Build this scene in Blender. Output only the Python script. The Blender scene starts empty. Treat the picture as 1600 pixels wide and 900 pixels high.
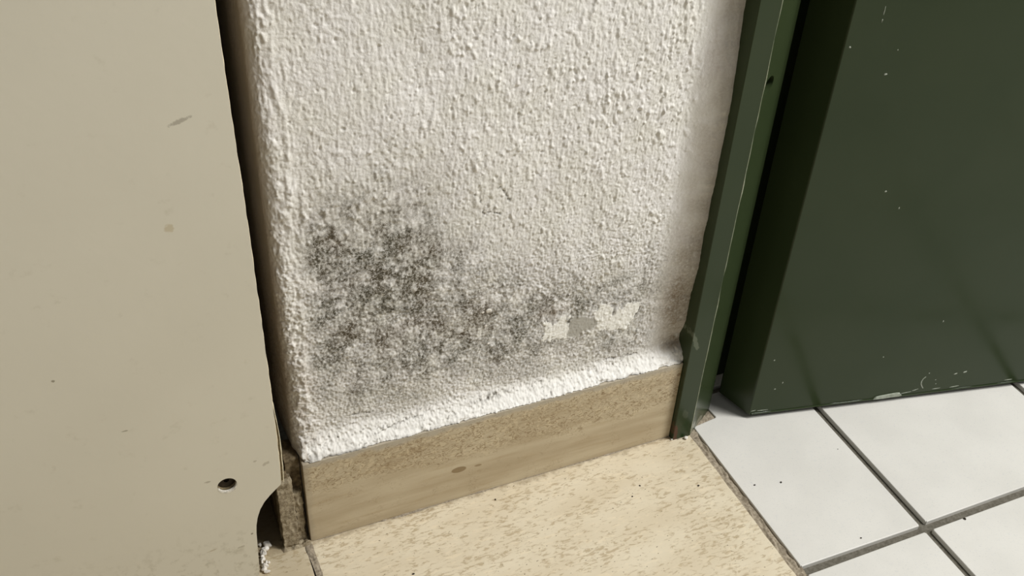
import bpy, bmesh, math, random
import numpy as np
from mathutils import Matrix, Vector

C = bpy.context.scene.collection
S = bpy.context.scene
random.seed(7)
RNG = np.random.default_rng(11)

# ------------------------------------------------------------------ camera
def cam_matrix(a, b, c):
    return Matrix.Rotation(a, 3, 'Z') @ Matrix.Rotation(b, 3, 'X') @ Matrix.Rotation(c, 3, 'Z')
cd = bpy.data.cameras.new('camera')
cd.sensor_fit = 'HORIZONTAL'; cd.sensor_width = 36.0
cd.lens = 1610.66 / 1600 * 36.0
cd.clip_start = 0.01; cd.clip_end = 50
cam = bpy.data.objects.new('camera', cd); C.objects.link(cam)
cam.matrix_world = Matrix.Translation((-0.08658, -0.54003, 0.67687)) @ cam_matrix(-0.43767, 0.912196, 0.056829).to_4x4()
S.camera = cam

# ------------------------------------------------------------------ light
w = bpy.data.worlds.new('room_ambient'); S.world = w; w.use_nodes = True
bg = w.node_tree.nodes['Background']
bg.inputs[0].default_value = (1.0, 0.985, 0.96, 1); bg.inputs[1].default_value = 0.17
ld = bpy.data.lights.new('ceiling_lamp_light', 'AREA'); ld.shape = 'DISK'; ld.size = 0.35
ld.energy = 25.0; ld.color = (1.0, 0.988, 0.965)
lo = bpy.data.objects.new('ceiling_lamp_light', ld); C.objects.link(lo)
lo.location = (1.35, -0.62, 2.05)
lo.rotation_euler = (Vector((0.2, 0, 0.15)) - lo.location).to_track_quat('-Z', 'Y').to_euler()

l2 = bpy.data.lights.new('ceiling_bounce_light', 'AREA'); l2.shape = 'DISK'; l2.size = 1.1
l2.energy = 56.0; l2.color = (1.0, 0.99, 0.97)
l2o = bpy.data.objects.new('ceiling_bounce_light', l2); C.objects.link(l2o)
l2o.location = (1.85, -1.15, 2.2)
l2o.rotation_euler = (Vector((0.2, 0, 0.15)) - l2o.location).to_track_quat('-Z', 'Y').to_euler()

S.view_settings.view_transform = 'Standard'
S.view_settings.look = 'None'
S.view_settings.gamma = 1.0
S.view_settings.use_curve_mapping = False
S.view_settings.exposure = -0.10

# ------------------------------------------------------------------ materials
def srgb(r, g, b):
    f = lambda v: (v/255/12.92) if v/255 <= 0.04045 else ((v/255+0.055)/1.055)**2.4
    return (f(r), f(g), f(b), 1)

class N:
    """small node-tree builder"""
    def __init__(s, name, rough=0.6, spec=0.5):
        s.m = bpy.data.materials.new(name); s.m.use_nodes = True
        s.t = s.m.node_tree; s.b = s.t.nodes['Principled BSDF']
        s.b.inputs['Roughness'].default_value = rough
        s.b.inputs['Specular IOR Level'].default_value = spec
        s.tc = s.t.nodes.new('ShaderNodeTexCoord').outputs['Object']
        s.bump_h = []
    def n(s, kind, **kw):
        x = s.t.nodes.new('ShaderNode' + kind)
        for k, v in kw.items(): setattr(x, k, v)
        return x
    def put(s, sock, v):
        if isinstance(v, bpy.types.NodeSocket): s.t.links.new(v, sock)
        else: sock.default_value = v
    def mapping(s, scale=(1, 1, 1), rot=(0, 0, 0), loc=(0, 0, 0), src=None):
        x = s.n('Mapping'); s.put(x.inputs[0], src or s.tc)
        x.inputs['Scale'].default_value = scale; x.inputs['Rotation'].default_value = rot
        x.inputs['Location'].default_value = loc
        return x.outputs[0]
    def noise(s, scale, detail=3, rough=0.55, vec=None, dist=0.0):
        x = s.n('TexNoise'); s.put(x.inputs['Vector'], vec or s.tc)
        x.inputs['Scale'].default_value = scale; x.inputs['Detail'].default_value = detail
        x.inputs['Roughness'].default_value = rough; x.inputs['Distortion'].default_value = dist
        return x.outputs[0]
    def voronoi(s, scale, vec=None, feature='F1'):
        x = s.n('TexVoronoi', feature=feature); s.put(x.inputs['Vector'], vec or s.tc)
        x.inputs['Scale'].default_value = scale
        return x.outputs['Distance']
    def math(s, op, a, b=0.0, c=0.0, clamp=False):
        x = s.n('Math', operation=op, use_clamp=clamp)
        for i, v in enumerate((a, b, c)): s.put(x.inputs[i], v)
        return x.outputs[0]
    def ramp(s, v, lo, hi, a=0.0, b=1.0):
        x = s.n('MapRange', interpolation_type='SMOOTHSTEP'); s.put(x.inputs[0], v)
        for i, q in enumerate((lo, hi, a, b)): x.inputs[i+1].default_value = q
        return x.outputs[0]
    def mix(s, f, a, b):
        x = s.n('Mix', data_type='RGBA'); s.put(x.inputs[0], f); s.put(x.inputs[6], a); s.put(x.inputs[7], b)
        return x.outputs[2]
    def attr(s, name):
        x = s.n('Attribute', attribute_name=name); return x.outputs['Fac']
    def spot(s, cen, rad, ang=0.0, soft=0.35, wob=0.25, wscale=300):
        """0..1 mask of an ellipse in object space (third radius huge = any depth), wobbly edge"""
        d = s.n('VectorMath', operation='SUBTRACT'); s.put(d.inputs[0], s.tc); d.inputs[1].default_value = cen
        r = s.n('VectorRotate', rotation_type='Y_AXIS'); s.put(r.inputs['Vector'], d.outputs[0]); r.inputs['Angle'].default_value = ang
        m = s.n('VectorMath', operation='DIVIDE'); s.put(m.inputs[0], r.outputs[0]); m.inputs[1].default_value = rad
        l = s.n('VectorMath', operation='LENGTH'); s.put(l.inputs[0], m.outputs[0])
        q = s.math('ADD', l.outputs['Value'], s.math('MULTIPLY', s.math('SUBTRACT', s.noise(wscale, 3), 0.5), wob*4))
        return s.ramp(q, 1-soft, 1+soft*0.3, 1, 0)
    def base(s, c): s.put(s.b.inputs['Base Color'], c)
    def rough(s, v): s.put(s.b.inputs['Roughness'], v)
    def bump(s, h, dist, strength=1.0):
        x = s.n('Bump'); x.inputs['Strength'].default_value = strength; x.inputs['Distance'].default_value = dist
        s.put(x.inputs['Height'], h)
        if s.bump_h: s.put(x.inputs['Normal'], s.bump_h[-1])
        s.bump_h.append(x.outputs[0]); s.put(s.b.inputs['Normal'], x.outputs[0])

def mat_wall():
    k = N('rough_plaster', 0.85, 0.25)
    fine = k.noise(1500, 3, 0.6); mid = k.noise(520, 4, 0.65); big = k.noise(40, 3)
    c = k.mix(k.ramp(big, 0.3, 0.7), srgb(239, 236, 231), srgb(233, 230, 221))
    dirt_shade = k.attr('dirt_shade'); stain = k.attr('stain'); patch = k.attr('patch'); salt = k.attr('salt')
    c = k.mix(k.math('MULTIPLY', dirt_shade, k.ramp(mid, 0.25, 0.75, 0.5, 1.0)), c, srgb(150, 132, 108))
    g = k.ramp(k.math('ADD', k.math('MULTIPLY', fine, 0.45), k.math('MULTIPLY', mid, 0.55)), 0.36, 0.62)
    st = k.math('MULTIPLY', stain, k.math('ADD', 0.34, k.math('MULTIPLY', g, 1.05)), clamp=True)
    hue = k.mix(k.ramp(k.noise(28, 2), 0.35, 0.65), srgb(84, 80, 65), srgb(92, 81, 63))
    c = k.mix(st, c, hue)
    c = k.mix(k.math('MULTIPLY', salt, k.ramp(mid, 0.3, 0.55, 0.55, 1.0)), c, srgb(240, 238, 232))
    c = k.mix(k.math('MULTIPLY', patch, 0.9), c, srgb(243, 241, 232))
    c = k.mix(k.attr('grey'), c, srgb(158, 154, 142))
    c = k.mix(k.attr('crack'), c, srgb(74, 66, 52))
    k.base(c)
    k.bump(mid, 0.0006, 0.55); k.bump(fine, 0.00025, 0.6)
    return k.m

def mat_plain_plaster():
    k = N('smooth_plaster', 0.85, 0.25)
    k.base(k.mix(k.ramp(k.noise(40), 0.3, 0.7), srgb(239, 236, 231), srgb(233, 230, 221)))
    k.bump(k.noise(160, 5, 0.6), 0.0016, 0.8)
    return k.m

def mat_old_mortar(name, a=(132, 118, 96), b=(92, 80, 62), sc=260):
    k = N(name, 0.95, 0.1)
    n = k.noise(sc, 5, 0.65); 
    c = k.mix(k.ramp(n, 0.35, 0.65), srgb(*b), srgb(*a))
    c = k.mix(k.ramp(k.noise(70, 3), 0.5, 0.72, 0, .5), c, srgb(172, 160, 138))
    k.base(c); k.bump(n, 0.0012, 0.8)
    return k.m

def mat_skirting():
    k = N('beige_travertine', 0.42, 0.45)
    lay = k.mapping((1, 1, 7)); n1 = k.noise(9, 4, 0.55, lay)
    c = k.mix(k.ramp(n1, 0.3, 0.72), srgb(178, 161, 131), srgb(200, 186, 157))
    c = k.mix(k.ramp(k.noise(22, 4, 0.5, k.mapping((1, 1, 9))), 0.52, 0.7, 0, .35), c, srgb(168, 146, 110))
    # vermicular pattern in the upper half
    sx = k.n('SeparateXYZ'); k.put(sx.inputs[0], k.tc)
    up = k.ramp(k.math('ADD', k.math('ADD', sx.outputs[2], k.math('MULTIPLY', sx.outputs[0], 0.035)), k.math('MULTIPLY', k.noise(30, 2), 0.03)), 0.062, 0.076)
    w1 = k.noise(210, 1.5, 0.5, k.mapping((0.75, 1, 1.25)), 1.2)
    vein = k.ramp(k.math('ABSOLUTE', k.math('SUBTRACT', w1, 0.5)), 0.0, 0.05, 1, 0)
    w2 = k.ramp(k.noise(120, 2, 0.5, None, 2.0), 0.52, 0.6)
    c = k.mix(k.math('MULTIPLY', up, k.math('MULTIPLY', w2, 0.45)), c, srgb(216, 200, 166))
    c = k.mix(k.math('MULTIPLY', up, k.math('MULTIPLY', vein, 0.8)), c, srgb(132, 108, 72))
    low = k.math('MULTIPLY', k.ramp(k.noise(60, 2), 0.5, 0.66), k.math('MULTIPLY', vein, 0.35))
    c = k.mix(low, c, srgb(138, 114, 82))
    c = k.mix(k.math('MULTIPLY', k.spot((0.1272, 0, 0.0357), (0.0068, 9, 0.0034), -0.05, 0.12, 0.03), 0.85), c, srgb(133, 110, 74))
    c = k.mix(k.math('MULTIPLY', k.spot((0.1443, 0, 0.0345), (0.0036, 9, 0.0013), -0.1, 0.2, 0.1), 0.7), c, srgb(133, 110, 74))
    c = k.mix(k.math('MULTIPLY', k.spot((0.238, 0, 0.0446), (0.0028, 9, 0.0014), -0.3, 0.2, 0.25), 0.5), c, srgb(120, 98, 64))
    # greyish film of old filler along the top edge and dirt at the ends
    film = k.ramp(k.math('ADD', sx.outputs[2], k.math('MULTIPLY', k.noise(35, 4, 0.6), 0.016)), 0.091, 0.0955)
    c = k.mix(k.math('MULTIPLY', film, 0.75), c, srgb(176, 168, 152))
    endd = k.ramp(k.math('ADD', sx.outputs[0], k.math('MULTIPLY', k.noise(90, 3), 0.012)), 0.006, 0.013, 1, 0)
    c = k.mix(k.math('MULTIPLY', endd, 0.55), c, srgb(150, 138, 118))
    k.base(c)
    k.bump(k.math('MULTIPLY', up, vein), 0.0003, -0.4)
    k.bump(k.noise(400, 3), 0.0002, 0.35)
    return k.m

def mat_slab():
    k = N('cream_travertine_floor', 0.5, 0.4)
    sc = k.mapping((1, 2.6, 1), (0, 0, 0.10))
    big = k.noise(14, 3, 0.5, sc)
    c = k.mix(k.ramp(big, 0.3, 0.7), srgb(210, 197, 170), srgb(219, 208, 183))
    fl = k.noise(125, 4.5, 0.68, k.mapping((1, 2.9, 1), (0, 0, 0.22)), 0.6)
    den = k.noise(16, 2, 0.5, sc)
    flake = k.ramp(k.math('ADD', fl, k.math('MULTIPLY', den, 0.30)), 0.66, 0.80)
    c = k.mix(k.math('MULTIPLY', flake, 0.70), c, srgb(168, 149, 116))
    lt = k.ramp(k.noise(60, 3, 0.6, k.mapping((1, 3, 1), (0, 0, 0.16), (3, 1, 0))), 0.55, 0.68)
    c = k.mix(k.math('MULTIPLY', lt, 0.35), c, srgb(234, 219, 189))
    pit = k.ramp(k.noise(340, 1, 0.4, k.mapping((1, 1.8, 1), (0, 0, .2))), 0.735, 0.755)
    c = k.mix(k.math('MULTIPLY', pit, 0.85), c, srgb(86, 70, 46))
    # browner towards the wall
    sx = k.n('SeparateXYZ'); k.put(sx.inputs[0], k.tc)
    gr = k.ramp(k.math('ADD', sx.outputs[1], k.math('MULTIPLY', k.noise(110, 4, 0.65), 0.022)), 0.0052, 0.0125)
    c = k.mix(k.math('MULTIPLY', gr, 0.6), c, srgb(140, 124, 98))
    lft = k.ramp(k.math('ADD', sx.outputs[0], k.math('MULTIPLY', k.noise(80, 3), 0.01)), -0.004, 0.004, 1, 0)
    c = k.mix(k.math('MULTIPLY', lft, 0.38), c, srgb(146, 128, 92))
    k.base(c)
    k.bump(flake, 0.0005, -0.5); k.bump(k.noise(500, 3), 0.0002, 0.3)
    return k.m

def mat_tile():
    k = N('pale_grey_ceramic', 0.38, 0.5)
    c = k.mix(k.ramp(k.noise(18, 3), 0.3, 0.7), srgb(214, 212, 205), srgb(220, 218, 211))
    c = k.mix(k.ramp(k.noise(800, 2, 0.6), 0.60, 0.75, 0, .38), c, srgb(168, 170, 172))
    c = k.mix(k.ramp(k.noise(260, 4, 0.7), 0.55, 0.75, 0, .25), c, srgb(190, 192, 194))
    k.base(c); k.bump(k.noise(600, 3), 0.00015, 0.4)
    return k.m

def mat_grout(name='grey_grout', a=(112, 108, 98), b=(92, 88, 78)):
    k = N(name, 0.9, 0.15)
    n = k.noise(420, 4, 0.6)
    k.base(k.mix(k.ramp(n, 0.35, 0.65), srgb(*b), srgb(*a)))
    k.bump(n, 0.0004, 0.6)
    return k.m

def mat_green(name='green_gloss_paint', ext=None):
    k = N(name, 0.22, 0.20)
    c = k.mix(k.ramp(k.noise(7, 3), 0.3, 0.7), srgb(48, 59, 36), srgb(52, 62, 39))
    if ext: c = ext(k, c)
    k.base(c)
    k.rough(k.ramp(k.noise(25, 3), 0.3, 0.7, 0.16, 0.26))
    k.bump(k.noise(22, 2), 0.0006, 0.25)
    return k.m

def frame_marks(k, c):
    for cen, rad, ang, s_, col in [
        ((0.337, -0.0045, 0.1165), (0.0022, 9, 0.012), 0.35, .55, (112, 118, 98)),
        ((0.3352, -0.0045, 0.008), (0.0022, 9, 0.014), 0.1, .85, (84, 54, 40)),
        ((0.3415, -0.0045, 0.030), (0.0032, 9, 0.006), 0.4, .35, (92, 96, 78)),
        ((0.344, -0.0045, 0.009), (0.0045, 9, 0.012), 0.0, .6, (38, 56, 30)),
        ((0.353, 0.0, 0.006), (0.006, .006, 0.011), 0.0, .75, (138, 136, 118)),
        ((0.366, 0.006, 0.004), (0.007, .009, 0.006), 0.0, .7, (130, 128, 112))]:
        c = k.mix(k.math('MULTIPLY', k.spot(cen, rad, ang, 0.3, 0.3), s_), c, srgb(*col))
    return c

def mat_cream():
    k = N('cream_painted_board', 0.42, 0.4)
    c = k.mix(k.ramp(k.noise(5, 3), 0.3, 0.7), srgb(216, 210, 191), srgb(221, 215, 196))
    c = k.mix(k.ramp(k.noise(90, 4, 0.6), 0.6, 0.8, 0, .25), c, srgb(176, 166, 140))
    for x, z, rx, rz, a, s_, col in [
        (-0.0474, 0.405, 0.0065, 0.0014, 0.3, .6, (150, 142, 126)), (-0.0626, 0.340, 0.0028, 0.0030, 0, .5, (186, 168, 128)),
        (-0.143, 0.249, 0.0012, 0.0010, 0, .7, (120, 110, 88)), (-0.112, 0.196, 0.0022, 0.0006, 0, .6, (126, 116, 92)),
        (-0.069, 0.131, 0.0022, 0.0009, 0, .5, (140, 128, 104)), (-0.029, 0.134, 0.0028, 0.0016, .5, .4, (140, 128, 104)),
        (-0.036, 0.139, 0.0015, 0.0010, 0, .4, (140, 128, 104)), (-0.046, 0.066, 0.0010, 0.0010, 0, .7, (104, 92, 68)),
        (-0.075, 0.060, 0.0045, 0.0008, .2, .5, (168, 152, 116)), (-0.055, 0.055, 0.0030, 0.0008, .1, .5, (150, 138, 112))]:
        c = k.mix(k.math('MULTIPLY', k.spot((x, -0.03, z), (rx, 9, rz), a, 0.4, 0.35, 500), s_), c, srgb(*col))
    sx = k.n('SeparateXYZ'); k.put(sx.inputs[0], k.tc)
    low = k.math('MULTIPLY', k.ramp(sx.outputs[2], 0.03, 0.10, 1, 0), k.ramp(k.noise(140, 4, 0.65), 0.5, 0.68))
    c = k.mix(k.math('MULTIPLY', low, 0.4), c, srgb(158, 148, 120))
    k.base(c); k.bump(k.noise(130, 3), 0.0003, 0.25)
    return k.m

def mat_flat(name, col, rough=0.7, var=None, sc=300):
    k = N(name, rough, 0.3)
    n = k.noise(sc, 4, 0.6)
    v = var or tuple(int(q*0.8) for q in col)
    k.base(k.mix(k.ramp(n, 0.35, 0.65), srgb(*v), srgb(*col)))
    k.bump(n, 0.0004, 0.5)
    return k.m

M = dict(wall=mat_wall(), plain=mat_plain_plaster(), skirt=mat_skirting(), slab=mat_slab(), tile=mat_tile(),
         grout=mat_grout(), joint=mat_grout('brown_grout', (168, 157, 138), (132, 121, 104)), green=mat_green(),
         frame=mat_green('green_frame_paint', frame_marks), cream=mat_cream(),
         mortar=mat_old_mortar('old_mortar', (172, 160, 136), (128, 115, 92)), dark_mortar=mat_old_mortar('grimy_mortar', (124, 110, 86), (84, 72, 54), 200),
         core=mat_flat('chipboard', (168, 150, 116)), edge=mat_flat('cream_edge_band', (222, 212, 184), 0.5, (206, 196, 166)),
         screw=mat_flat('dark_rusty_screw', (74, 62, 46), 0.6, (48, 38, 28)), chip=mat_flat('chipped_primer', (176, 182, 168), 0.6, (150, 156, 140)),
         rim=mat_flat('chipped_white_rim', (232, 226, 210), 0.7), worn=mat_flat('worn_bare_edge', (176, 180, 158), 0.4, (140, 146, 120), 120),
         flake=mat_flat('white_plaster_crumb', (238, 234, 226), 0.9, (214, 208, 196)), grit=mat_flat('dark_grit', (52, 44, 34), 0.9),
         dark=mat_flat('blocker_brown', (104, 88, 62), 0.9, (80, 66, 46), 60))  # last entry: dark colour for the added blocker behind the board

# ------------------------------------------------------------------ mesh helpers
def link(name, me, mat, parent=None, smooth=False):
    o = bpy.data.objects.new(name, me); C.objects.link(o)
    if mat: me.materials.append(mat)
    if parent: o.parent = parent
    if smooth: me.polygons.foreach_set('use_smooth', [True]*len(me.polygons))
    return o
def from_bm(name, bm, mat, parent=None, smooth=False):
    me = bpy.data.meshes.new(name); bmesh.ops.recalc_face_normals(bm, faces=bm.faces); bm.to_mesh(me); bm.free()
    return link(name, me, mat, parent, smooth)
def struct(o): o['kind'] = 'structure'; return o
def empty(name, loc=(0, 0, 0)):
    o = bpy.data.objects.new(name, None); C.objects.link(o); o.location = loc; o.empty_display_size = .05; return o
def box_bm(x0, x1, y0, y1, z0, z1, bev=0.0, seg=2):
    bm = bmesh.new(); bmesh.ops.create_cube(bm, size=1)
    for v in bm.verts:
        v.co = Vector((x0 if v.co.x < 0 else x1, y0 if v.co.y < 0 else y1, z0 if v.co.z < 0 else z1))
    if bev: bmesh.ops.bevel(bm, geom=bm.edges[:], offset=bev, segments=seg, affect='EDGES', profile=0.6)
    return bm
def prism_bm(pts, a, b, axis='z', bev=0.0, seg=1):
    """closed polygon swept from a to b. axis z: pts are x,y ; axis y: pts are x,z"""
    bm = bmesh.new()
    mk = (lambda p, t: (p[0], p[1], t)) if axis == 'z' else (lambda p, t: (p[0], t, p[1]))
    lo_ = [bm.verts.new(mk(p, a)) for p in pts]; hi_ = [bm.verts.new(mk(p, b)) for p in pts]
    n = len(pts); bm.faces.new(lo_); bm.faces.new(hi_)
    for i in range(n): bm.faces.new((lo_[i], lo_[(i+1) % n], hi_[(i+1) % n], hi_[i]))
    bmesh.ops.recalc_face_normals(bm, faces=bm.faces)
    if bev:
        bmesh.ops.bevel(bm, geom=[e for e in bm.edges], offset=bev, segments=seg, affect='EDGES', profile=0.6)
    return bm
def cut(o, cutter_bm):
    me = bpy.data.meshes.new('cutter'); bmesh.ops.recalc_face_normals(cutter_bm, faces=cutter_bm.faces)
    cutter_bm.to_mesh(me); cutter_bm.free()
    c = bpy.data.objects.new('cutter', me); C.objects.link(c)
    m = o.modifiers.new('hole', 'BOOLEAN'); m.operation = 'DIFFERENCE'; m.object = c; m.solver = 'EXACT'
    bpy.context.view_layer.update()
    new = bpy.data.meshes.new_from_object(o.evaluated_get(bpy.context.evaluated_depsgraph_get()))
    o.modifiers.remove(m); o.data = new
    bpy.data.objects.remove(c)
def cyl_bm(cen, axis, r, depth, n=32, rz=None):
    bm = bmesh.new()
    bmesh.ops.create_cone(bm, cap_ends=True, segments=n, radius1=r, radius2=r, depth=depth)
    q = Vector(axis).to_track_quat('Z', 'Y').to_matrix().to_4x4()
    bmesh.ops.transform(bm, matrix=Matrix.Translation(cen) @ q, verts=bm.verts)
    return bm
def grid_mesh(name, X, Y, Z, mat, parent=None, attrs=None, smooth=True):
    nr, nc = X.shape
    co = np.stack([X, Y, Z], -1).reshape(-1, 3).astype(np.float32)
    i = np.arange((nr-1)*(nc-1)); r = i // (nc-1); c = i % (nc-1); v = r*nc + c
    f = np.stack([v, v+1, v+nc+1, v+nc], -1).astype(np.int32)
    me = bpy.data.meshes.new(name)
    me.vertices.add(len(co)); me.vertices.foreach_set('co', co.ravel())
    me.loops.add(f.size); me.loops.foreach_set('vertex_index', f.ravel())
    me.polygons.add(len(f)); me.polygons.foreach_set('loop_start', np.arange(0, f.size, 4, dtype=np.int32))
    me.update(calc_edges=True); me.validate()
    for k_, a in (attrs or {}).items():
        at = me.attributes.new(k_, 'FLOAT', 'POINT'); at.data.foreach_set('value', a.astype(np.float32).ravel())
    o = link(name, me, mat, parent)
    me.polygons.foreach_set('use_smooth', np.ones(len(f), dtype=bool)); me.update()
    return o
def band(shape, ds, cx, cz):
    """smooth random field on a grid of spacing ds (rows = z, cols = x), correlation lengths cx, cz"""
    w_ = RNG.standard_normal(shape); F = np.fft.rfft2(w_)
    fz = np.fft.fftfreq(shape[0], ds)[:, None]; fx = np.fft.rfftfreq(shape[1], ds)[None, :]
    F *= np.exp(-((fx*cx)**2 + (fz*cz)**2) * 2.2)
    g = np.fft.irfft2(F, s=shape); return (g - g.mean()) / g.std()
def sstep(x, a, b):
    t = np.clip((x-a)/(b-a), 0, 1); return t*t*(3-2*t)
def inpoly(x, z, P):
    r = np.zeros(x.shape, bool); n = len(P)
    for i in range(n):
        (x1, z1), (x2, z2) = P[i], P[(i+1) % n]
        if z1 == z2: continue
        r ^= ((z1 > z) != (z2 > z)) & (x < (x2-x1)*(z-z1)/(z2-z1)+x1)
    return r
def segdist(x, z, a, b):
    ax, az = a; bx, bz = b; dx, dz = bx-ax, bz-az
    t = np.clip(((x-ax)*dx+(z-az)*dz)/(dx*dx+dz*dz), 0, 1)
    return np.hypot(x-ax-t*dx, z-az-t*dz)

# ------------------------------------------------------------------ plaster wall
DS = 0.00062
def build_wall():
    zc = np.arange(0.0905, 0.56, DS); zs = np.concatenate([zc, np.linspace(0.565, 2.1, 24)])
    # plan profile, parametrised by arc length: left return -> corner -> face -> frame
    R = 0.0100
    pts = [(-0.0042, y) for y in np.linspace(0.26, 0.055, 18)]
    pts += [(-0.0042+0.002*sstep(t, 0, 1), y) for t, y in zip(np.linspace(0, 1, 52), np.linspace(0.054, 0.012+R, 52))]
    a = np.linspace(0, math.pi/2, 27)[1:]
    pts += [(-0.0022+R*(1-math.cos(q)), 0.012+R-R*math.sin(q)) for q in a]
    pts += [(x, 0.012) for x in np.arange(-0.0022+R+DS, 0.3335, DS)]
    pts = np.array(pts); px, py = pts[:, 0], pts[:, 1]
    t = np.gradient(pts, axis=0); t /= np.hypot(t[:, 0], t[:, 1])[:, None]
    nx, ny = t[:, 1], -t[:, 0]           # outward: (-1,0) on return, (0,-1) on face
    ncol = len(px); nr = len(zs); nf = len(zc)
    PX = np.broadcast_to(px, (nr, ncol)).copy(); PY = np.broadcast_to(py, (nr, ncol)).copy()
    ZZ = np.broadcast_to(zs[:, None], (nr, ncol)).copy()
    shp = (nr, ncol)
    def b(cx, cz): 
        g = band(shp, DS, cx, cz); g[nf:] = 0; return g
    # plaster relief
    n1 = b(0.0034, 0.0056); n2 = b(0.0022, 0.0032); n3 = b(0.0014, 0.0085); n4 = b(0.0011, 0.0013); n0 = b(0.035, 0.045)
    n5 = b(0.0026, 0.0034)
    blob = np.clip(n1-0.55, 0, 1.6); pim = np.clip(n5-1.45, 0, 1.0); pit = np.clip(b(0.0022, 0.0030)-1.6, 0, 1.2)
    dens = 0.75+0.35*b(0.05, 0.06)+0.5*sstep(PX, 0.05, 0.25)
    low = sstep(ZZ, 0.30, 0.19); n6 = b(0.03, 0.03)
    low = np.clip(low + 0.12*n6*low, 0, 1)
    h = 0.00040*blob*(1-0.5*low)*dens + 0.00010*n2 + 0.00008*n3*(1-0.6*low) + 0.00075*pim*dens - 0.0006*pit + 0.00009*n4 + 0.0004*n0
    h += low*(0.00012*n4 + 0.00010*b(0.0017, 0.0018))
    # bumps that catch the mould
    m = np.exp(-(((PX-0.078)/0.045)**2 + ((ZZ-0.235)/0.04)**2))
    h += m*0.00045*np.clip(b(0.009, 0.008), -1, 2)
    onface = (PY <= 0.0121)
    calm = 1 - 0.80*sstep(PX, 0.292, 0.310) * onface
    ret = sstep(PY, 0.013, 0.02)*(PX < 0.003); calm *= (1-0.75*ret)
    h *= calm
    # rough corner bead
    corner = np.exp(-((PX-0.008)/0.008)**2) * (PY < 0.022)
    h += corner*(0.00016*b(0.008, 0.020) + 0.00016*b(0.0028, 0.004))*(1+1.2*low)
    ridge = np.exp(-((PX-0.0135-0.0012*b(0.02, 0.05))/0.0016)**2) * onface
    h += ridge*(0.00045+0.0003*b(0.004, 0.012))
    # patches where the coat has come off
    P1 = [(0.2005, 0.1666), (0.2074, 0.1611), (0.2106, 0.1592), (0.2155, 0.165), (0.2224, 0.1649), (0.2239, 0.1609), (0.2226, 0.154), (0.2226, 0.1448), (0.2198, 0.141), (0.2088, 0.1424), (0.2032, 0.1459), (0.2014, 0.1547)]
    PG = [(0.2266, 0.1619), (0.2337, 0.1604), (0.2469, 0.1544), (0.2491, 0.1483), (0.2448, 0.1439), (0.2383, 0.1449), (0.2325, 0.1401), (0.2236, 0.1427), (0.2231, 0.1529)]
    P2 = [(0.2478, 0.1677), (0.2583, 0.1658), (0.2625, 0.1574), (0.2704, 0.1579), (0.2755, 0.162), (0.2897, 0.159), (0.2867, 0.1516), (0.2843, 0.1448), (0.2795, 0.1377), (0.2733, 0.1348), (0.2647, 0.1382), (0.2496, 0.1435), (0.245, 0.1567)]
    wx = PX+0.0012*n1+0.0009*n2; wz = ZZ+0.0013*b(0.004, 0.005)+0.0008*n4
    patch = (inpoly(wx, wz, P1) | inpoly(wx, wz, P2)).astype(float)*onface
    grey = inpoly(PX+0.0004*n2, ZZ+0.0004*n4, PG).astype(float)*onface
    h = h*(1-0.45*patch-0.7*grey) + 0.00045*patch + 0.0001*grey
    crack = np.zeros(shp)
    for L, wd in [([(0.1582, 0.2959), (0.1612, 0.2922), (0.1643, 0.2873), (0.1665, 0.2832)], .0009), ([(0.1393, 0.2942), (0.1426, 0.2914), (0.1447, 0.2873)], .0005),
              ([(0.1453, 0.2819), (0.1469, 0.2773), (0.1536, 0.2769), (0.1601, 0.2738)], .0005), ([(0.2069, 0.1733), (0.2018, 0.1676), (0.2045, 0.163)], .0006),
              ([(0.2246, 0.1671), (0.2235, 0.1543)], .0006), ([(0.2896, 0.1584), (0.2842, 0.1458), (0.2792, 0.1383)], .0006),
              ([(0.262, 0.107), (0.275, 0.1045), (0.292, 0.1045)], .0006), ([(0.06, 0.0965), (0.085, 0.1000), (0.105, 0.1025)], .0004), ([(0.045, .117), (0.060, .1145)], .0009)]:
        for p, q in zip(L[:-1], L[1:]):
            d = segdist(PX+0.0005*n2, ZZ+0.0005*n4, p, q)
            crack = np.maximum(crack, np.exp(-(d/wd)**2)*np.clip(0.8+0.4*n2, 0, 1))
    crack *= onface; h -= crack*0.0009
    # fillet of salt-white filler standing on the skirting
    ftop = 0.1075+0.0018*b(0.05, 0.05)[300][None, :]
    u = np.clip((ftop-ZZ)/(ftop-0.0905), 0, 1)
    fw = (PY < 0.0190)*sstep(PX, -0.0012, 0.0025)
    fil = (PY-0.0004)*(u**1.6)*fw
    chunk = 0.00024*b(0.0020, 0.0016)+0.00024*b(0.006, 0.004)-0.0005*np.clip(b(0.0018, 0.0018)-1.3, 0, 1)
    h = h + (u > 0)*fw*chunk*np.clip(u*3, 0, 1) - (0.0010*np.clip(b(0.010, 0.01)-0.4, 0, 2))*sstep(u, 0.85, 1.0)*fw
    # plaster swells up to the frame, edge wavers
    zz = [0.09, 0.098, 0.106, 0.1132, 0.1316, 0.1592, 0.1869, 0.2428, 0.3162, 0.3611, 0.4109, 0.6, 2.2]
    yy = [0.004, 0.006, 0.0135, 0.0135, 0.0085, 0.0082, 0.0062, 0.0058, 0.0045, 0.0062, 0.0100, 0.009, 0.009]
    edge = 0.012-np.interp(ZZ, zz, yy)+0.0003*b(0.02, 0.018)[:, 200][:, None]+0.00016*b(0.02, 0.005)[:, 200][:, None]
    sw = sstep(PX, 0.300, 0.333)*onface
    X_ = PX+nx*h; Y_ = PY+ny*h-fil-edge*sw*(1-u*fw)
    Y_ = np.where((fw > 0) & (u > 0), np.maximum(Y_, -0.0004), Y_)
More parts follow.
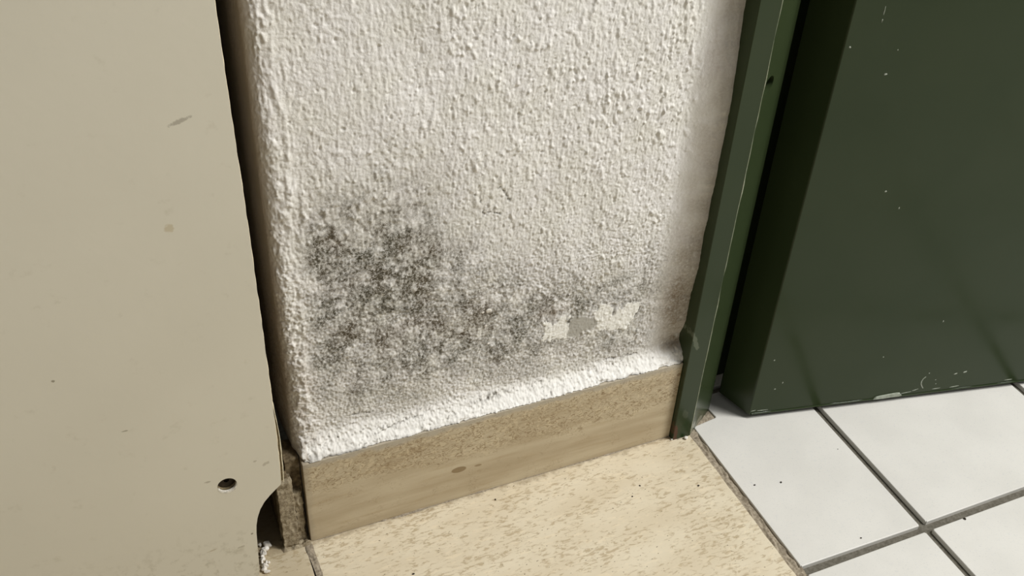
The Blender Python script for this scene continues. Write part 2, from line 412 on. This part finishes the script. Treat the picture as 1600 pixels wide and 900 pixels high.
    # colour attributes (mould, salts, dirt mixed with painted shade)
    G = [(0.0713, 0.2495, 0.0360, 0.0290, 1.4), (0.056, 0.263, 0.0178, 0.0161, 0.4), (0.0348, 0.276, 0.0194, 0.0208, 0.45), (0.1026, 0.2707, 0.013, 0.0162, 0.6), (0.1086, 0.2557, 0.0104, 0.0077, 0.5), (0.0281, 0.243, 0.0199, 0.0333, 0.4), (0.045, 0.1831, 0.031, 0.0233, 0.4), (0.0237, 0.1804, 0.0138, 0.0182, 0.3), (0.0915, 0.2147, 0.0393, 0.0238, 0.4), (0.1287, 0.1738, 0.037, 0.0291, 0.45), (0.1206, 0.2303, 0.0299, 0.0205, 0.35), (0.1515, 0.1923, 0.0292, 0.0253, 0.28), (0.1747, 0.144, 0.034, 0.0241, 0.35), (0.1995, 0.1855, 0.0338, 0.0143, 0.4), (0.2274, 0.1792, 0.0261, 0.0079, 0.3), (0.2614, 0.1784, 0.0362, 0.008, 0.32), (0.2937, 0.1957, 0.0109, 0.0269, 0.2), (0.2095, 0.1232, 0.0482, 0.018, 0.3), (0.2805, 0.1192, 0.0256, 0.0164, 0.35), (0.0903, 0.1404, 0.0635, 0.0234, 0.22), (0.1509, 0.1850, 0.1412, 0.0700, 0.20), (0.0639, 0.2191, 0.0523, 0.0851, 0.32), (0.1750, 0.160, 0.11, 0.038, 0.16), (0.07, 0.155, 0.06, 0.05, 0.14), (0.245, 0.155, 0.06, 0.035, 0.26), (0.0931, 0.3114, 0.027, 0.0151, 0.15), (0.2897, 0.1408, 0.0384, 0.0442, 0.15), (0.062, 0.298, 0.0398, 0.0203, 0.22), (0.0922, 0.2542, 0.014, 0.011, 0.3)]
    s1 = b(0.012, 0.012); s2 = b(0.005, 0.005); s3 = b(0.0022, 0.0026)
    gx = PX+0.004*s1; gz = ZZ+0.004*b(0.012, 0.010)
    tot = np.zeros(shp)
    for cx, cz, rx, rz, a_ in G:
        tot += a_*np.exp(-(((gx-cx)/rx)**2+((gz-cz)/rz)**2)*1.1)
    tot = 1-np.exp(-1.95*tot)
    stain = tot*np.clip(0.70+0.16*s1+0.13*s2+0.15*s3, 0.12, 1.5)
    stain += tot*m*0.25*np.clip(-b(0.009, 0.009), 0, 1.5)
    stain = stain*sstep(PX, 0.008, 0.026)*onface
    stain *= (1-0.85*sstep(u, 0.0, 0.45)); stain *= (1-0.85*patch)*(1-grey)
    dirt_shade = 0.65*np.exp(-((PX-0.010)/0.010)**2)*sstep(ZZ, 0.26, 0.14)*np.clip(0.6+0.5*s2, 0, 1)
    dirt_shade += ret*(0.0+0.30*sstep(PY, .02, .06)+0.55*sstep(ZZ, 0.34, 0.14))  # gap shade painted in with depth, plus brown dirt towards the bottom
    dirt_shade += 1.0*np.exp(-(((PX-0.213)/0.018)**2+((ZZ-0.1715)/0.0055)**2))*np.clip(0.7+0.4*s2, 0, 1.2)*onface
    dirt_shade += sstep(PX, 0.300, 0.320)*onface*(0.36+0.28*sstep(ZZ, 0.24, 0.12)+0.08*s1)  # strip turned away from the lamp, its shade painted into the colour
    dirt_shade += 0.35*np.exp(-(((PX-0.318)/0.02)**2+((ZZ-0.150)/0.05)**2))*onface
    dirt_shade += 0.9*np.exp(-(((PX-0.325)/0.007)**2+((ZZ-0.108)/0.004)**2))*onface  # shade of the small hole beside the frame, painted dark
    salt = onface*np.maximum(sstep(u, 0.15, 0.6), 0.30*sstep(ZZ, 0.150, 0.115)*np.clip(0.6+0.5*s2, 0, 1))
    salt += 0.5*np.clip(s3+0.2*s2-1.2, 0, 1)*low*onface*(1-tot*0.6)
    lip = sstep(u, 0.93, 0.99)*onface*np.clip(0.25+0.5*s1, 0, 1)
    lip = np.maximum(lip, sstep(u, 0.75, 0.85)*onface*sstep(PX, 0.024, 0.010)*0.6)
    crumb = 1.5*np.exp(-(((PX-0.155)/0.014)**2+((ZZ-0.1015)/0.0022)**2))*np.clip(0.5+0.8*s3, 0, 1)*onface
    speck = 0.75*np.clip((b(0.0016, 0.0014)-1.75)*2.5, 0, 1)*sstep(u, 0.02, 0.25)*fw
    crack = np.maximum(crack, speck)
    crack = np.clip(np.maximum(crack*0.75, np.maximum(0.55*lip, 0.7*crumb)), 0, 1)
    o = grid_mesh('wall_back', X_, Y_, ZZ, M['wall'], None, dict(stain=np.clip(stain, 0, 1), dirt_shade=np.clip(dirt_shade, 0, 1),
                  salt=np.clip(salt, 0, 1), patch=patch, grey=grey*0.8, crack=crack))
    return struct(o)
wall = build_wall()

def wall_flakes():
    from mathutils import noise
    for x, z, r, rr in [(0.1533, 0.1889, .0024, .2), (0.1512, 0.1745, .0014, .9), (0.1540, 0.156, .0012, .4), (0.1486, 0.1883, .0012, 1.5), (0.0095, 0.170, .0016, .5), (0.0105, 0.128, .0014, 1.1)]:
        bm = bmesh.new(); bmesh.ops.create_icosphere(bm, subdivisions=2, radius=1)
        for v in bm.verts:
            q = v.co*(1+0.35*noise.noise(v.co*1.7+Vector((x*900, z*700, 0))))
            c_, s_ = math.cos(rr), math.sin(rr)
            v.co = Vector((x+(q.x*c_-q.z*s_)*r, 0.0115+q.y*r*0.35, z+(q.x*s_+q.z*c_)*r*0.8))
        from_bm('plaster_flake', bm, M['flake'], wall)
wall_flakes()

# unseen walls added to keep light out of the gaps beside the pier
struct(from_bm('shade_wall_left', prism_bm([(-0.62, 0.235), (-0.0, 0.235), (-0.0, 0.30), (-0.70, 0.30), (-0.70, -0.012), (-0.62, -0.012)], -0.004, 2.1), M['plain']))
struct(from_bm('shade_wall_right', prism_bm([(0.40, 0.080), (0.40, 0.60), (1.70, 0.60), (1.70, -0.30), (1.62, -0.30), (1.62, 0.52), (0.48, 0.52), (0.48, 0.080)], -0.004, 2.1), M['plain']))

# ------------------------------------------------------------------ floor
floor = struct(from_bm('floor', box_bm(-1.6, 2.6, -2.6, 0.62, -0.03, -0.0035), M['grout']))
def slab(x0, x1, y0, y1, name='stone_slab'):
    # edge slightly uneven
    n = 60; pts = []
    for i in range(n+1): pts.append((x0+(x1-x0)*i/n, y0))
    m_ = 160
    for i in range(1, m_+1): pts.append((x1+0.0005*math.sin(i*1.7)*random.random()-0.0003*random.random(), y0+(y1-y0)*i/m_))
    for i in range(1, n+1): pts.append((x1+(x0-x1)*i/n, y1))
    for i in range(1, m_): pts.append((x0+0.0004*random.random(), y1+(y0-y1)*i/m_))
    return from_bm(name, prism_bm(pts, -0.02, 0.0), M['slab'], floor)
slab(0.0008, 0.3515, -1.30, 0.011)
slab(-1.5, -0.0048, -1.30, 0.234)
# grout strips: beside slabs (brown) as rough ribbons
def ribbon(name, pathf, y0, y1, z, mat, amp=0.0006, n=400, m=10):
    ys = np.linspace(y0, y1, n); g = band((n, 16), abs(y1-y0)/n, 0.003, 0.006)
    X = np.zeros((n, m)); Y = X.copy(); Z = X.copy()
    for i, y in enumerate(ys):
        a, b_ = pathf(y)
        for j in range(m):
            X[i, j] = a+(b_-a)*j/(m-1); Y[i, j] = y; Z[i, j] = z+amp*g[i, j]
    return grid_mesh(name, X, Y, Z, mat, floor)
ribbon('brown_joint', lambda y: (0.3508, 0.3612), -1.3, -0.0058, -0.0011, M['joint'], 0.0005, 1100, 14)
def jp(y):
    return (-0.0052+0.0015*sstep(-y, 0, .035), 0.0008+0.0016*math.exp(-((y+0.0297)/0.0018)**2)+0.0004*sstep(-y, 0, .03))
ribbon('narrow_joint', jp, -1.3, 0.004, 0.0003, M['joint'], 0.0003, 1100, 9)
# mortar smear at the foot of the frame and along the skirting foot
def lump_sheet(name, x0, x1, y0, y1, z, amp, mat, dz=0, parent=floor, edge=0.3):
    ds = 0.0005; nx_, ny_ = int((x1-x0)/ds)+2, int((y1-y0)/ds)+2
    X, Y = np.meshgrid(np.linspace(x0, x1, nx_), np.linspace(y0, y1, ny_))
    g = band((max(ny_, 16), max(nx_, 16)), ds, 0.004, 0.004)[:ny_, :nx_]+0.5*band((max(ny_, 16), max(nx_, 16)), ds, 0.0015, 0.0015)[:ny_, :nx_]
    ex = np.minimum((X-x0)/(x1-x0), (x1-X)/(x1-x0))*2; ey = np.minimum((Y-y0)/(y1-y0), (y1-Y)/(y1-y0))*2
    e = np.clip(np.minimum(ex, ey)/edge, 0, 1)**0.6
    Z = -0.0012+(z+0.0012)*e*(1+dz)+amp*g*e
    return grid_mesh(name, X, Y, Z, mat, parent)
lump_sheet('mortar_patch', 0.333, 0.3866, -0.009, 0.024, 0.0001, 0.0003, M['joint'])
lump_sheet('mortar_patch', -0.024, 0.004, -0.0035, 0.012, 0.0016, 0.0006, M['mortar'])
# thin bead of grime/grout where skirting meets floor
def bead():
    n = 560; xs = np.linspace(0.0, 0.334, n); m = 7
    g = band((n, 16), 0.0006, 0.004, 0.006); wdt = np.clip(0.0010+0.0007*band((n, 16), 0.0006, 0.01, 0.03)[:, 0], 0.0001, 0.003)
    X = np.repeat(xs[:, None], m, 1); t_ = np.linspace(0, 1, m)[None, :]
    Y = 0.0006-(wdt[:, None]+0.0006)*t_; Z = -0.0004+0.0016*(1-t_)**1.2*np.clip(1+0.3*g[:, :m], 0.2, 2)
    grid_mesh('skirting_foot_grout', X, Y, Z, M['joint'], floor)
bead()
# ceramic tiles, each its own raised, round-edged piece
TZ = 0.0010
GX0, GX1, GY0, GY1 = 0.4802, 0.4880, -0.1740, -0.1660
def tile(pts):
    bm = prism_bm(pts, -0.010, TZ); bm.faces.ensure_lookup_table()
    top = [e for e in bm.edges if all(abs(v.co.z-TZ) < 1e-6 for v in e.verts)]
    side = [e for e in bm.edges if abs(e.verts[0].co.z-e.verts[1].co.z) > 0.005]
    bmesh.ops.bevel(bm, geom=side, offset=0.0008, segments=2, affect='EDGES')
    top = [e for e in bm.edges if all(abs(v.co.z-TZ) < 1e-6 for v in e.verts)]
    bmesh.ops.bevel(bm, geom=top, offset=0.0007, segments=3, affect='EDGES', profile=0.5)
    o = from_bm('ceramic_tile', bm, M['tile'], floor)
    return o
def rect(x0, x1, y0, y1): return [(x0, y0), (x1, y0), (x1, y1), (x0, y1)]
TW = 0.200; J = 0.0078
tile([(0.3598, -0.1656), (0.4802, -0.1672), (0.4806, 0.034), (0.3851, 0.034), (0.3851, 0.0205), (0.3862, 0.0052), (0.3596, 0.0018)])
cols = [(0.3598, GX0)]+[(GX1+i*(TW+J), GX1+i*(TW+J)+TW) for i in range(8)]
rows = [(0.042, 0.242), (-0.1660, 0.034)]+[(GY0-TW-i*(TW+J), GY0-i*(TW+J)) for i in range(9)]
for ci, (x0, x1) in enumerate(cols):
    for ri, (y0, y1) in enumerate(rows):
        if ci == 0 and ri == 1: continue
        tile(rect(x0, x1, y0, y1))

# ------------------------------------------------------------------ skirting boards
bs = struct(from_bm('baseboard_back', box_bm(0.0006, 0.3327, 0.0, 0.0115, 0.0002, 0.0898, 0.0006), M['skirt']))
# return of the skirting on the left side of the pier: broken raw end, mortar skim
bl = struct(from_bm('baseboard_left', box_bm(-0.0205, -0.0110, 0.0035, 0.20, 0.0005, 0.080, 0.0008), M['dark_mortar']))
def rough_block(name, x0, x1, y0, y1, z0, z1, amp, mat, parent, seed):
    bm = bmesh.new(); rnd = np.random.default_rng(seed)
    bmesh.ops.create_cube(bm, size=1)
    bmesh.ops.subdivide_edges(bm, edges=bm.edges[:], cuts=26, use_grid_fill=True)
    from mathutils import noise
    for v in bm.verts:
        p = Vector((x0+(v.co.x+.5)*(x1-x0), y0+(v.co.y+.5)*(y1-y0), z0+(v.co.z+.5)*(z1-z0)))
        n1 = noise.noise_vector(p*160+Vector((seed, 0, 0))); n2 = noise.noise_vector(p*500+Vector((seed, 3, 0)))
        q = p+n1*amp+n2*amp*0.5
        if p.z <= z0+1e-5: q.z = z0
        v.co = q
    return from_bm(name, bm, mat, parent, True)
rough_block('mortar_end', -0.0205, -0.0085, 0.0002, 0.012, 0.0005, 0.0770, 0.0009, M['mortar'], bl, 3)
rough_block('mortar_lump', -0.0085, -0.0018, 0.0035, 0.014, 0.0005, 0.058, 0.0016, M['mortar'], bl, 9)
rough_block('mortar_bed', -0.0115, -0.0003, 0.0085, 0.030, 0.0005, 0.0905, 0.0008, M['dark_mortar'], bl, 5)
rough_block('mortar_cap', -0.0215, -0.0125, 0.006, 0.030, 0.072, 0.094, 0.0008, M['mortar'], bl, 6)

# ------------------------------------------------------------------ green steel door and frame
door = struct(empty('door_1', (0.4134, -0.0068, 0)))
fp = [(0.333, 0.035), (0.333, -0.0048), (0.3336, -0.0053), (0.3510, -0.0056), (0.3518, -0.0052), (0.3858, 0.0172), (0.3864, 0.0185), (0.3864, 0.055), (0.500, 0.055), (0.500, 0.085), (0.333, 0.085)]  # stop behind the leaf is added to shut light out of the gap
frame = from_bm('door_frame', prism_bm(fp, -0.003, 2.05), M['frame'])
def hole_bm():
    bm = cyl_bm((0, 0, 0), (0, 0, 1), 1.0, 0.034)
    ax = Vector((0.550, -0.835, 0)); al = Vector((0.835, 0.550, 0))
    for v in bm.verts: v.co = Vector((0.3592, -0.0004, 0.3490)) + al*v.co.x*0.0088 + Vector((0, 0, 1))*v.co.y*0.0062 + ax*v.co.z
    return bm
cut(frame, hole_bm())
frame.data.polygons.foreach_set('use_smooth', [False]*len(frame.data.polygons))
frame.parent = door; frame.matrix_parent_inverse = Matrix.Translation((-0.4134, 0.0068, 0))
def door_child(o): o.parent = door; o.matrix_parent_inverse = Matrix.Translation((-0.4134, 0.0068, 0)); return o
def worn_edge():
    n = 900; zs = np.linspace(0.002, 2.04, n)
    g = band((n, 16), 0.0023, 0.01, 0.02)[:, 0]; r = np.clip(0.00038+0.00012*g, 0.00012, 0.0007)
    k = 7; an = np.linspace(0, 2*math.pi, k)
    X = 0.3513+r[:, None]*np.cos(an)[None, :]*0.9+0.00010*g[:, None]; Y = -0.0055+r[:, None]*np.sin(an)[None, :]*0.6; Z = np.repeat(zs[:, None], k, 1)
    return door_child(grid_mesh('worn_edge', X, Y, Z, M['worn']))
worn_edge()
dd = Vector((0.98102, -0.19393, 0)); dn = Vector((-0.19393, -0.98102, 0)); DO = Vector((0.4134, -0.0068, 0))
def dpt(u, v=0.0, z=0.0):
    p = DO+dd*u+dn*v; return (p.x, p.y, z)
leafp = [dpt(0.0, 0.0)[:2], dpt(0.88, 0)[:2], dpt(0.88, -0.042)[:2], dpt(0.030, -0.042)[:2]]
# left edge steps back towards the hinge side
leafp = [(0.4130, -0.0060), (0.4137, -0.0069), dpt(0.88)[:2], dpt(0.88, -0.042)[:2], (0.4230, 0.0320), (0.4040, 0.0300), (0.4035, 0.0285)]
leaf = door_child(from_bm('door_leaf', prism_bm(leafp, 0.0062, 2.02, 'z', 0.0004, 2), M['green']))
# folded lip along the bottom with a wavy knocked edge
def lip():
    n = 420; us = np.linspace(0.002, 0.86, n); g = band((n, 16), 0.002, 0.01, 0.03)[:, 0]
    prof = [(0.0003, 0.0078), (0.0008, 0.0074), (0.0010, 0.0066), (0.0006, 0.0058), (-0.0010, 0.0052), (-0.004, 0.0056), (-0.010, 0.0062)]
    X = np.zeros((n, len(prof))); Y = X.copy(); Z = X.copy()
    for i, u in enumerate(us):
        for j, (v, z) in enumerate(prof):
            w_ = g[i]*0.00025 if j in (1, 2, 3, 4) else 0
            p = dpt(u, v+w_*0.5, z+w_); X[i, j], Y[i, j], Z[i, j] = p
    return door_child(grid_mesh('bottom_fold', X, Y, Z, M['green']))
lip()
def chips():
    """bare marks: little irregular scabs standing a hair above the paint"""
    bm = bmesh.new(); rnd = random.Random(5)
    def scab(u, z, ru, rz, ang=0):
        n = 11; ca, sa = math.cos(ang), math.sin(ang)
        c = bm.verts.new(dpt(u, 0.00040, z)); ring = []
        for i in range(n):
            t = 2*math.pi*i/n; r = 0.65+0.5*rnd.random()
            du, dz_ = ru*r*math.cos(t), rz*r*math.sin(t)
            ring.append(bm.verts.new(dpt(u+du*ca-dz_*sa, 0.00005, z+du*sa+dz_*ca)))
        for i in range(n): bm.faces.new((c, ring[i], ring[(i+1) % n]))
    for a in [(0.2076, 0.0274, .0020, .0007, .3), (0.2175, 0.0285, .0028, .0010, .35), (0.1781, 0.0325, .0007, .0007), (0.0395, 0.3497, .0012, .0009), (0.0873, 0.228, .0007, .0012),
              (0.0701, 0.2455, .0010, .0010), (0.0436, 0.3687, .0005, .0006), (0.024, 0.3992, .0004, .0035), (0.0243, 0.392, .0005, .0014), (0.0114, 0.0722, .0008, .0010), (0.0199, 0.0356, .0010, .0008),
              (0.1712, 0.0973, .0006, .0012), (0.0046, 0.3727, .0009, .0009), (0.122, 0.0607, .0006, .0008), (0.1921, 0.0105, .005, .0004, .05), (0.2121, 0.0102, .005, .0006, .1), (0.271, 0.0105, .004, .0005),
              (0.026, .0427, .0006, .0012), (0.160, 0.0098, .007, .0005, .12), (0.1700, .0122, .004, .0006, .3), (0.0035, .0105, .003, .0005, .2), (0.012, .0098, .006, .0004), (0.19, .017, .0007, .0007), (0.188, .0225, .0008, .0004, .5)]:
        scab(*a)
    # curved scratch
    P = [(0.1758, 0.0285), (0.1738, 0.0262), (0.1730, 0.0230), (0.1735, 0.0195), (0.1755, 0.0160), (0.1775, 0.0132)]
    for (a, b_), (c, d) in zip(P[:-1], P[1:]):
        L = math.hypot(c-a, d-b_); ox, oz = -(d-b_)/L*0.0005, (c-a)/L*0.0005
        f = [bm.verts.new(dpt(a+ox, 0.00035, b_+oz)), bm.verts.new(dpt(c+ox, 0.00035, d+oz)), bm.verts.new(dpt(c-ox, 0.0002, d-oz)), bm.verts.new(dpt(a-ox, 0.0002, b_-oz))]
        bm.faces.new(f)
    return door_child(from_bm('paint_chips', bm, M['chip']))
chips()
def bare_patch():
    out = [(0.1265, .0068), (0.1290, .0092), (0.1330, .0102), (0.140, .0108), (0.1500, .0116), (0.1535, .0110), (0.1540, .0092), (0.1560, .0080), (0.1530, .0070), (0.145, .0072), (0.136, .0066)]
    bm = bmesh.new(); f = [bm.verts.new(dpt(u, 0.0013, z)) for u, z in out]; b_ = [bm.verts.new(dpt(u, -0.0005, z)) for u, z in out]
    bm.faces.new(f); n = len(out)
    for i in range(n): bm.faces.new((f[i], f[(i+1) % n], b_[(i+1) % n], b_[i]))
    return door_child(from_bm('bare_patch', bm, M['chip']))
bare_patch()

# ------------------------------------------------------------------ cream board at left
board = empty('cream_board', (-0.30, -0.022, 0))
board['label'] = 'cream painted board at the left, notched at its bottom right corner, with a recessed screw'
board['category'] = 'board'
PBI = Matrix.Translation((0.30, 0.022, 0))
def bchild(o): o.parent = board; o.matrix_parent_inverse = PBI; return o
def arc():
    # quarter-round notch above the skirting, then down
    c = [(-0.0208, 0.1092), (-0.0245, 0.1058), (-0.0292, 0.1012), (-0.0337, 0.0960), (-0.0375, 0.0893), (-0.0402, 0.0815), (-0.0419, 0.0735), (-0.0427, 0.066), (-0.0431, 0.058), (-0.0438, 0.0456), (-0.0446, 0.030), (-0.0458, 0.016), (-0.0466, 0.0002)]
    return c
def right_edge(dx=0.0):
    pts = []
    rnd = random.Random(3)
    for i in range(90):
        z = 0.1100+(0.48-0.11)*i/89
        x = np.interp(z, [0.109, 0.12, 0.15, 0.177, 0.26, 0.342, 0.4268, 0.4687], [-0.0206, -0.0200, -0.0193, -0.0191, -0.0190, -0.0194, -0.0205, -0.0207])
        pts.append((float(x)+dx+0.00015*(rnd.random()-.5), z))
    return pts+[(-0.0210+dx, 0.6), (-0.0210+dx, 2.0)]
skin_pts = [(-0.60, 0.0002)]+arc()[::-1]+right_edge()+[(-0.60, 2.0)]
skin = from_bm('board_face', prism_bm(skin_pts, -0.0300, -0.0286, 'y'), M['cream'])
def edge_strip(name, offs, y, r, zs, mat):
    re = right_edge(); n = len(zs); k = 7; an = np.linspace(0, 2*math.pi, k)
    xz = np.array(re); xs = np.interp(zs, xz[:, 1], xz[:, 0])
    g = band((max(n, 16), 16), 0.002, 0.01, 0.01)[:n, 0]
    X = xs[:, None]+offs(zs)[:, None]+(r*(1+0.25*g))[:, None]*np.cos(an)[None, :]
    Y = y+(r*(1+0.25*g))[:, None]*np.sin(an)[None, :]; Z = np.repeat(np.array(zs)[:, None], k, 1)
    return bchild(grid_mesh(name, X, Y, Z, mat))
cut(skin, cyl_bm((-0.0569, -0.0300, 0.123), (0, 1, 0), 0.0066, 0.02, 40))
skin.data.materials.clear(); skin.data.materials.append(M['cream'])
bchild(skin)
# core board, its edge sprung free of the face near the bottom
cz = [0.1100+(0.48-0.11)*i/60 for i in range(61)]
rx = np.array(right_edge()); core_r = [(float(np.interp(z, rx[:, 1], rx[:, 0]))-0.0006+0.0024*float(sstep(np.array(z), 0.200, 0.150)), z) for z in cz]
core_pts = [(-0.60, 0.0002)]+[(x-0.002, z) for x, z in arc()[::-1]][:-1]+core_r+[(-0.0216, 0.6), (-0.0216, 2.0), (-0.60, 2.0)]
core = from_bm('board_core', prism_bm(core_pts, -0.0272, -0.0140, 'y'), M['core'])
cut(core, cyl_bm((-0.0569, -0.0270, 0.123), (0, 1, 0), 0.0064, 0.006, 40))
bchild(core)
edge_strip('board_edge_band', lambda z: np.zeros(len(z))-0.0001, -0.0293, 0.00045, list(np.linspace(0.1105, 0.60, 260)), M['edge'])
edge_strip('sprung_edge_strip', lambda z: -0.0004+0.0026*sstep(np.array(z), 0.205, 0.150), -0.0276, 0.00042, list(np.linspace(0.1085, 0.215, 70)), M['edge'])
def screw():
    bm = cyl_bm((-0.0569, -0.0249, 0.123), (0, 1, 0), 0.0060, 0.0022, 36)
    o = from_bm('screw_head', bm, M['screw']); cut(o, cyl_bm((-0.0566, -0.0262, 0.1235), (0, 1, 0), 0.0020, 0.0036, 6)); bchild(o)
    b2 = bmesh.new(); rnd = random.Random(8); n = 46; rows_ = []
    for i in range(n):
        t = math.radians(195)+math.radians(165)*i/(n-1); w_ = 0.0013*math.sin(math.pi*i/(n-1))*(0.55+0.7*rnd.random())+0.0001
        rr = [0.0060, 0.0063, 0.0066+w_]
        yy = [-0.0287, -0.0300, -0.03015]
        rows_.append([b2.verts.new((-0.0569+r*math.cos(t), y, 0.123+r*math.sin(t))) for r, y in zip(rr, yy)])
    for a, b_ in zip(rows_[:-1], rows_[1:]):
        for j in range(2): b2.faces.new((a[j], a[j+1], b_[j+1], b_[j]))
    bchild(from_bm('chipped_rim', b2, M['rim']))
screw()
# unseen block added behind the board so the gap beside the pier goes dark
bchild(from_bm('gap_light_blocker', box_bm(-0.040, -0.0225, -0.0138, 0.230, 0.112, 1.98, 0.001), M['dark']))
# ------------------------------------------------------------------ loose crumbs and grit
def pebble(name, loc, r, mat, label, cat, group=None, flat=0.6, rz=0.0, ax=None):
    bm = bmesh.new(); bmesh.ops.create_icosphere(bm, subdivisions=2, radius=1)
    rnd = random.Random(hash((round(loc[0], 4), round(loc[1], 4))) & 0xffff)
    sx, sy = 0.8+0.5*rnd.random(), 0.7+0.4*rnd.random()
    cuts_ = [(Vector((rnd.uniform(-1, 1), rnd.uniform(-1, 1), rnd.uniform(-.4, 1))).normalized(), rnd.uniform(.55, .85)) for _ in range(9)]
    for v in bm.verts:
        for n_, d_ in cuts_:
            e = v.co.dot(n_)-d_
            if e > 0: v.co -= n_*e
        v.co = Vector((v.co.x*sx, v.co.y*sy, v.co.z*flat))*r*(1+0.08*rnd.uniform(-1, 1))
    zm = min(v.co.z for v in bm.verts)
    for v in bm.verts: v.co.z -= zm
    o = from_bm(name, bm, mat); o.location = loc; o.rotation_euler = (0, 0, rz)
    o['label'] = label; o['category'] = cat
    if group: o['group'] = group
    return o
gc = 'plaster crumbs beside the notched board'
crumbs = [(-0.0385, 0.0105, .0020, 'small white plaster crumb furthest back in the notch of the cream board'),
          (-0.0325, 0.0075, .0034, 'rightmost white plaster crumb, chunky, below the dark notch of the cream board'),
          (-0.0352, 0.0048, .0030, 'chunky white plaster crumb just left of the rightmost one'),
          (-0.0372, 0.0012, .0034, 'largest upright white plaster crumb in the line beside the board'),
          (-0.0390, -0.0015, .0020, 'white plaster crumb just below the largest upright one'), (-0.0394, -0.0045, .0024, 'white plaster crumb halfway down the line, against the edge of the board'), (-0.0404, -0.0070, .0019, 'white plaster crumb tucked against the board edge above the elongated one'), (-0.0370, -0.0075, .0017, 'small white plaster crumb just right of the line, above the elongated one'), (-0.0352, -0.0085, .0013, 'smallest white plaster crumb, standing off to the right of the line'),
          (-0.0392, -0.0112, .0028, 'elongated white plaster crumb low in the line beside the board'),
          (-0.0400, -0.0140, .0026, 'white plaster crumb just below the elongated one'), (-0.0385, -0.0170, .0022, 'white plaster crumb nearest the camera beside the cream board')]
for x, y, r, lab in crumbs:
    if lab: pebble('plaster_crumb', (x, y, 0.0001), r, M['flake'], lab, 'crumb', None, 0.8, x*900)
    else: pebble('plaster_crumb', (x, y, 0.0001), r, M['flake'], 'tiny white plaster crumb in the line beside the cream board', 'crumb', gc, 0.8, x*900)
pebble('brown_pebble', (-0.0425, 0.0002, 0.0001), 0.0018, M['mortar'], 'small brown crumb touching the bottom right edge of the cream board', 'crumb', None, .8)
for x, y, r, lab in [(0.3966, -0.0844, .0011, 'dark speck of grit in the middle of the front-left tile'), (0.3731, -0.0786, .0008, 'tiny dark grit near the brown joint on the front-left tile'),
                (0.4241, -0.1598, .0008, 'tiny dark grit by the front edge of the tile, above the grey joint'), (0.4692, -0.0695, .0006, 'tiny dark grit at the right side of the tile beside the long grey joint'),
                (0.5215, -0.1755, .0013, 'dark brown grit on the tile right of where the grey joints cross')]:
    pebble('grit_speck', (x, y, TZ), r, M['grit'], lab, 'grit', None, 0.5)
for x, y, r, lab in [(0.2790, -0.0427, .0009, 'upper of two dark grit specks right of centre on the stone slab'), (0.2670, -0.0511, .0008, 'lower of two dark grit specks right of centre on the stone slab'), (0.3269, -0.0609, .0010, 'dark grit speck on the stone slab closest to the brown joint'), (0.1560, -0.0125, .0009, 'dark speck of grit on the stone slab close to the middle of the skirting'),
                     (0.0671, -0.0592, .0010, 'dark speck of grit on the stone slab at the bottom edge of the photo')]:
    pebble('grit_speck', (x, y, 0.0), r, M['grit'], lab or 'dark speck of grit on the right half of the cream stone slab', 'grit', None if lab else 'grit on the right half of the slab', 0.4)
pebble('plaster_crumb', (0.3455, -0.0085, 0.0006), 0.0018, M['flake'], 'white crumb at the foot of the green frame, below its bright edge', 'crumb', None, .7)
pebble('plaster_crumb', (0.3325, -0.0050, 0.0003), 0.0010, M['flake'], 'tiny white crumb at the right end of the beige skirting', 'crumb', None, .7)
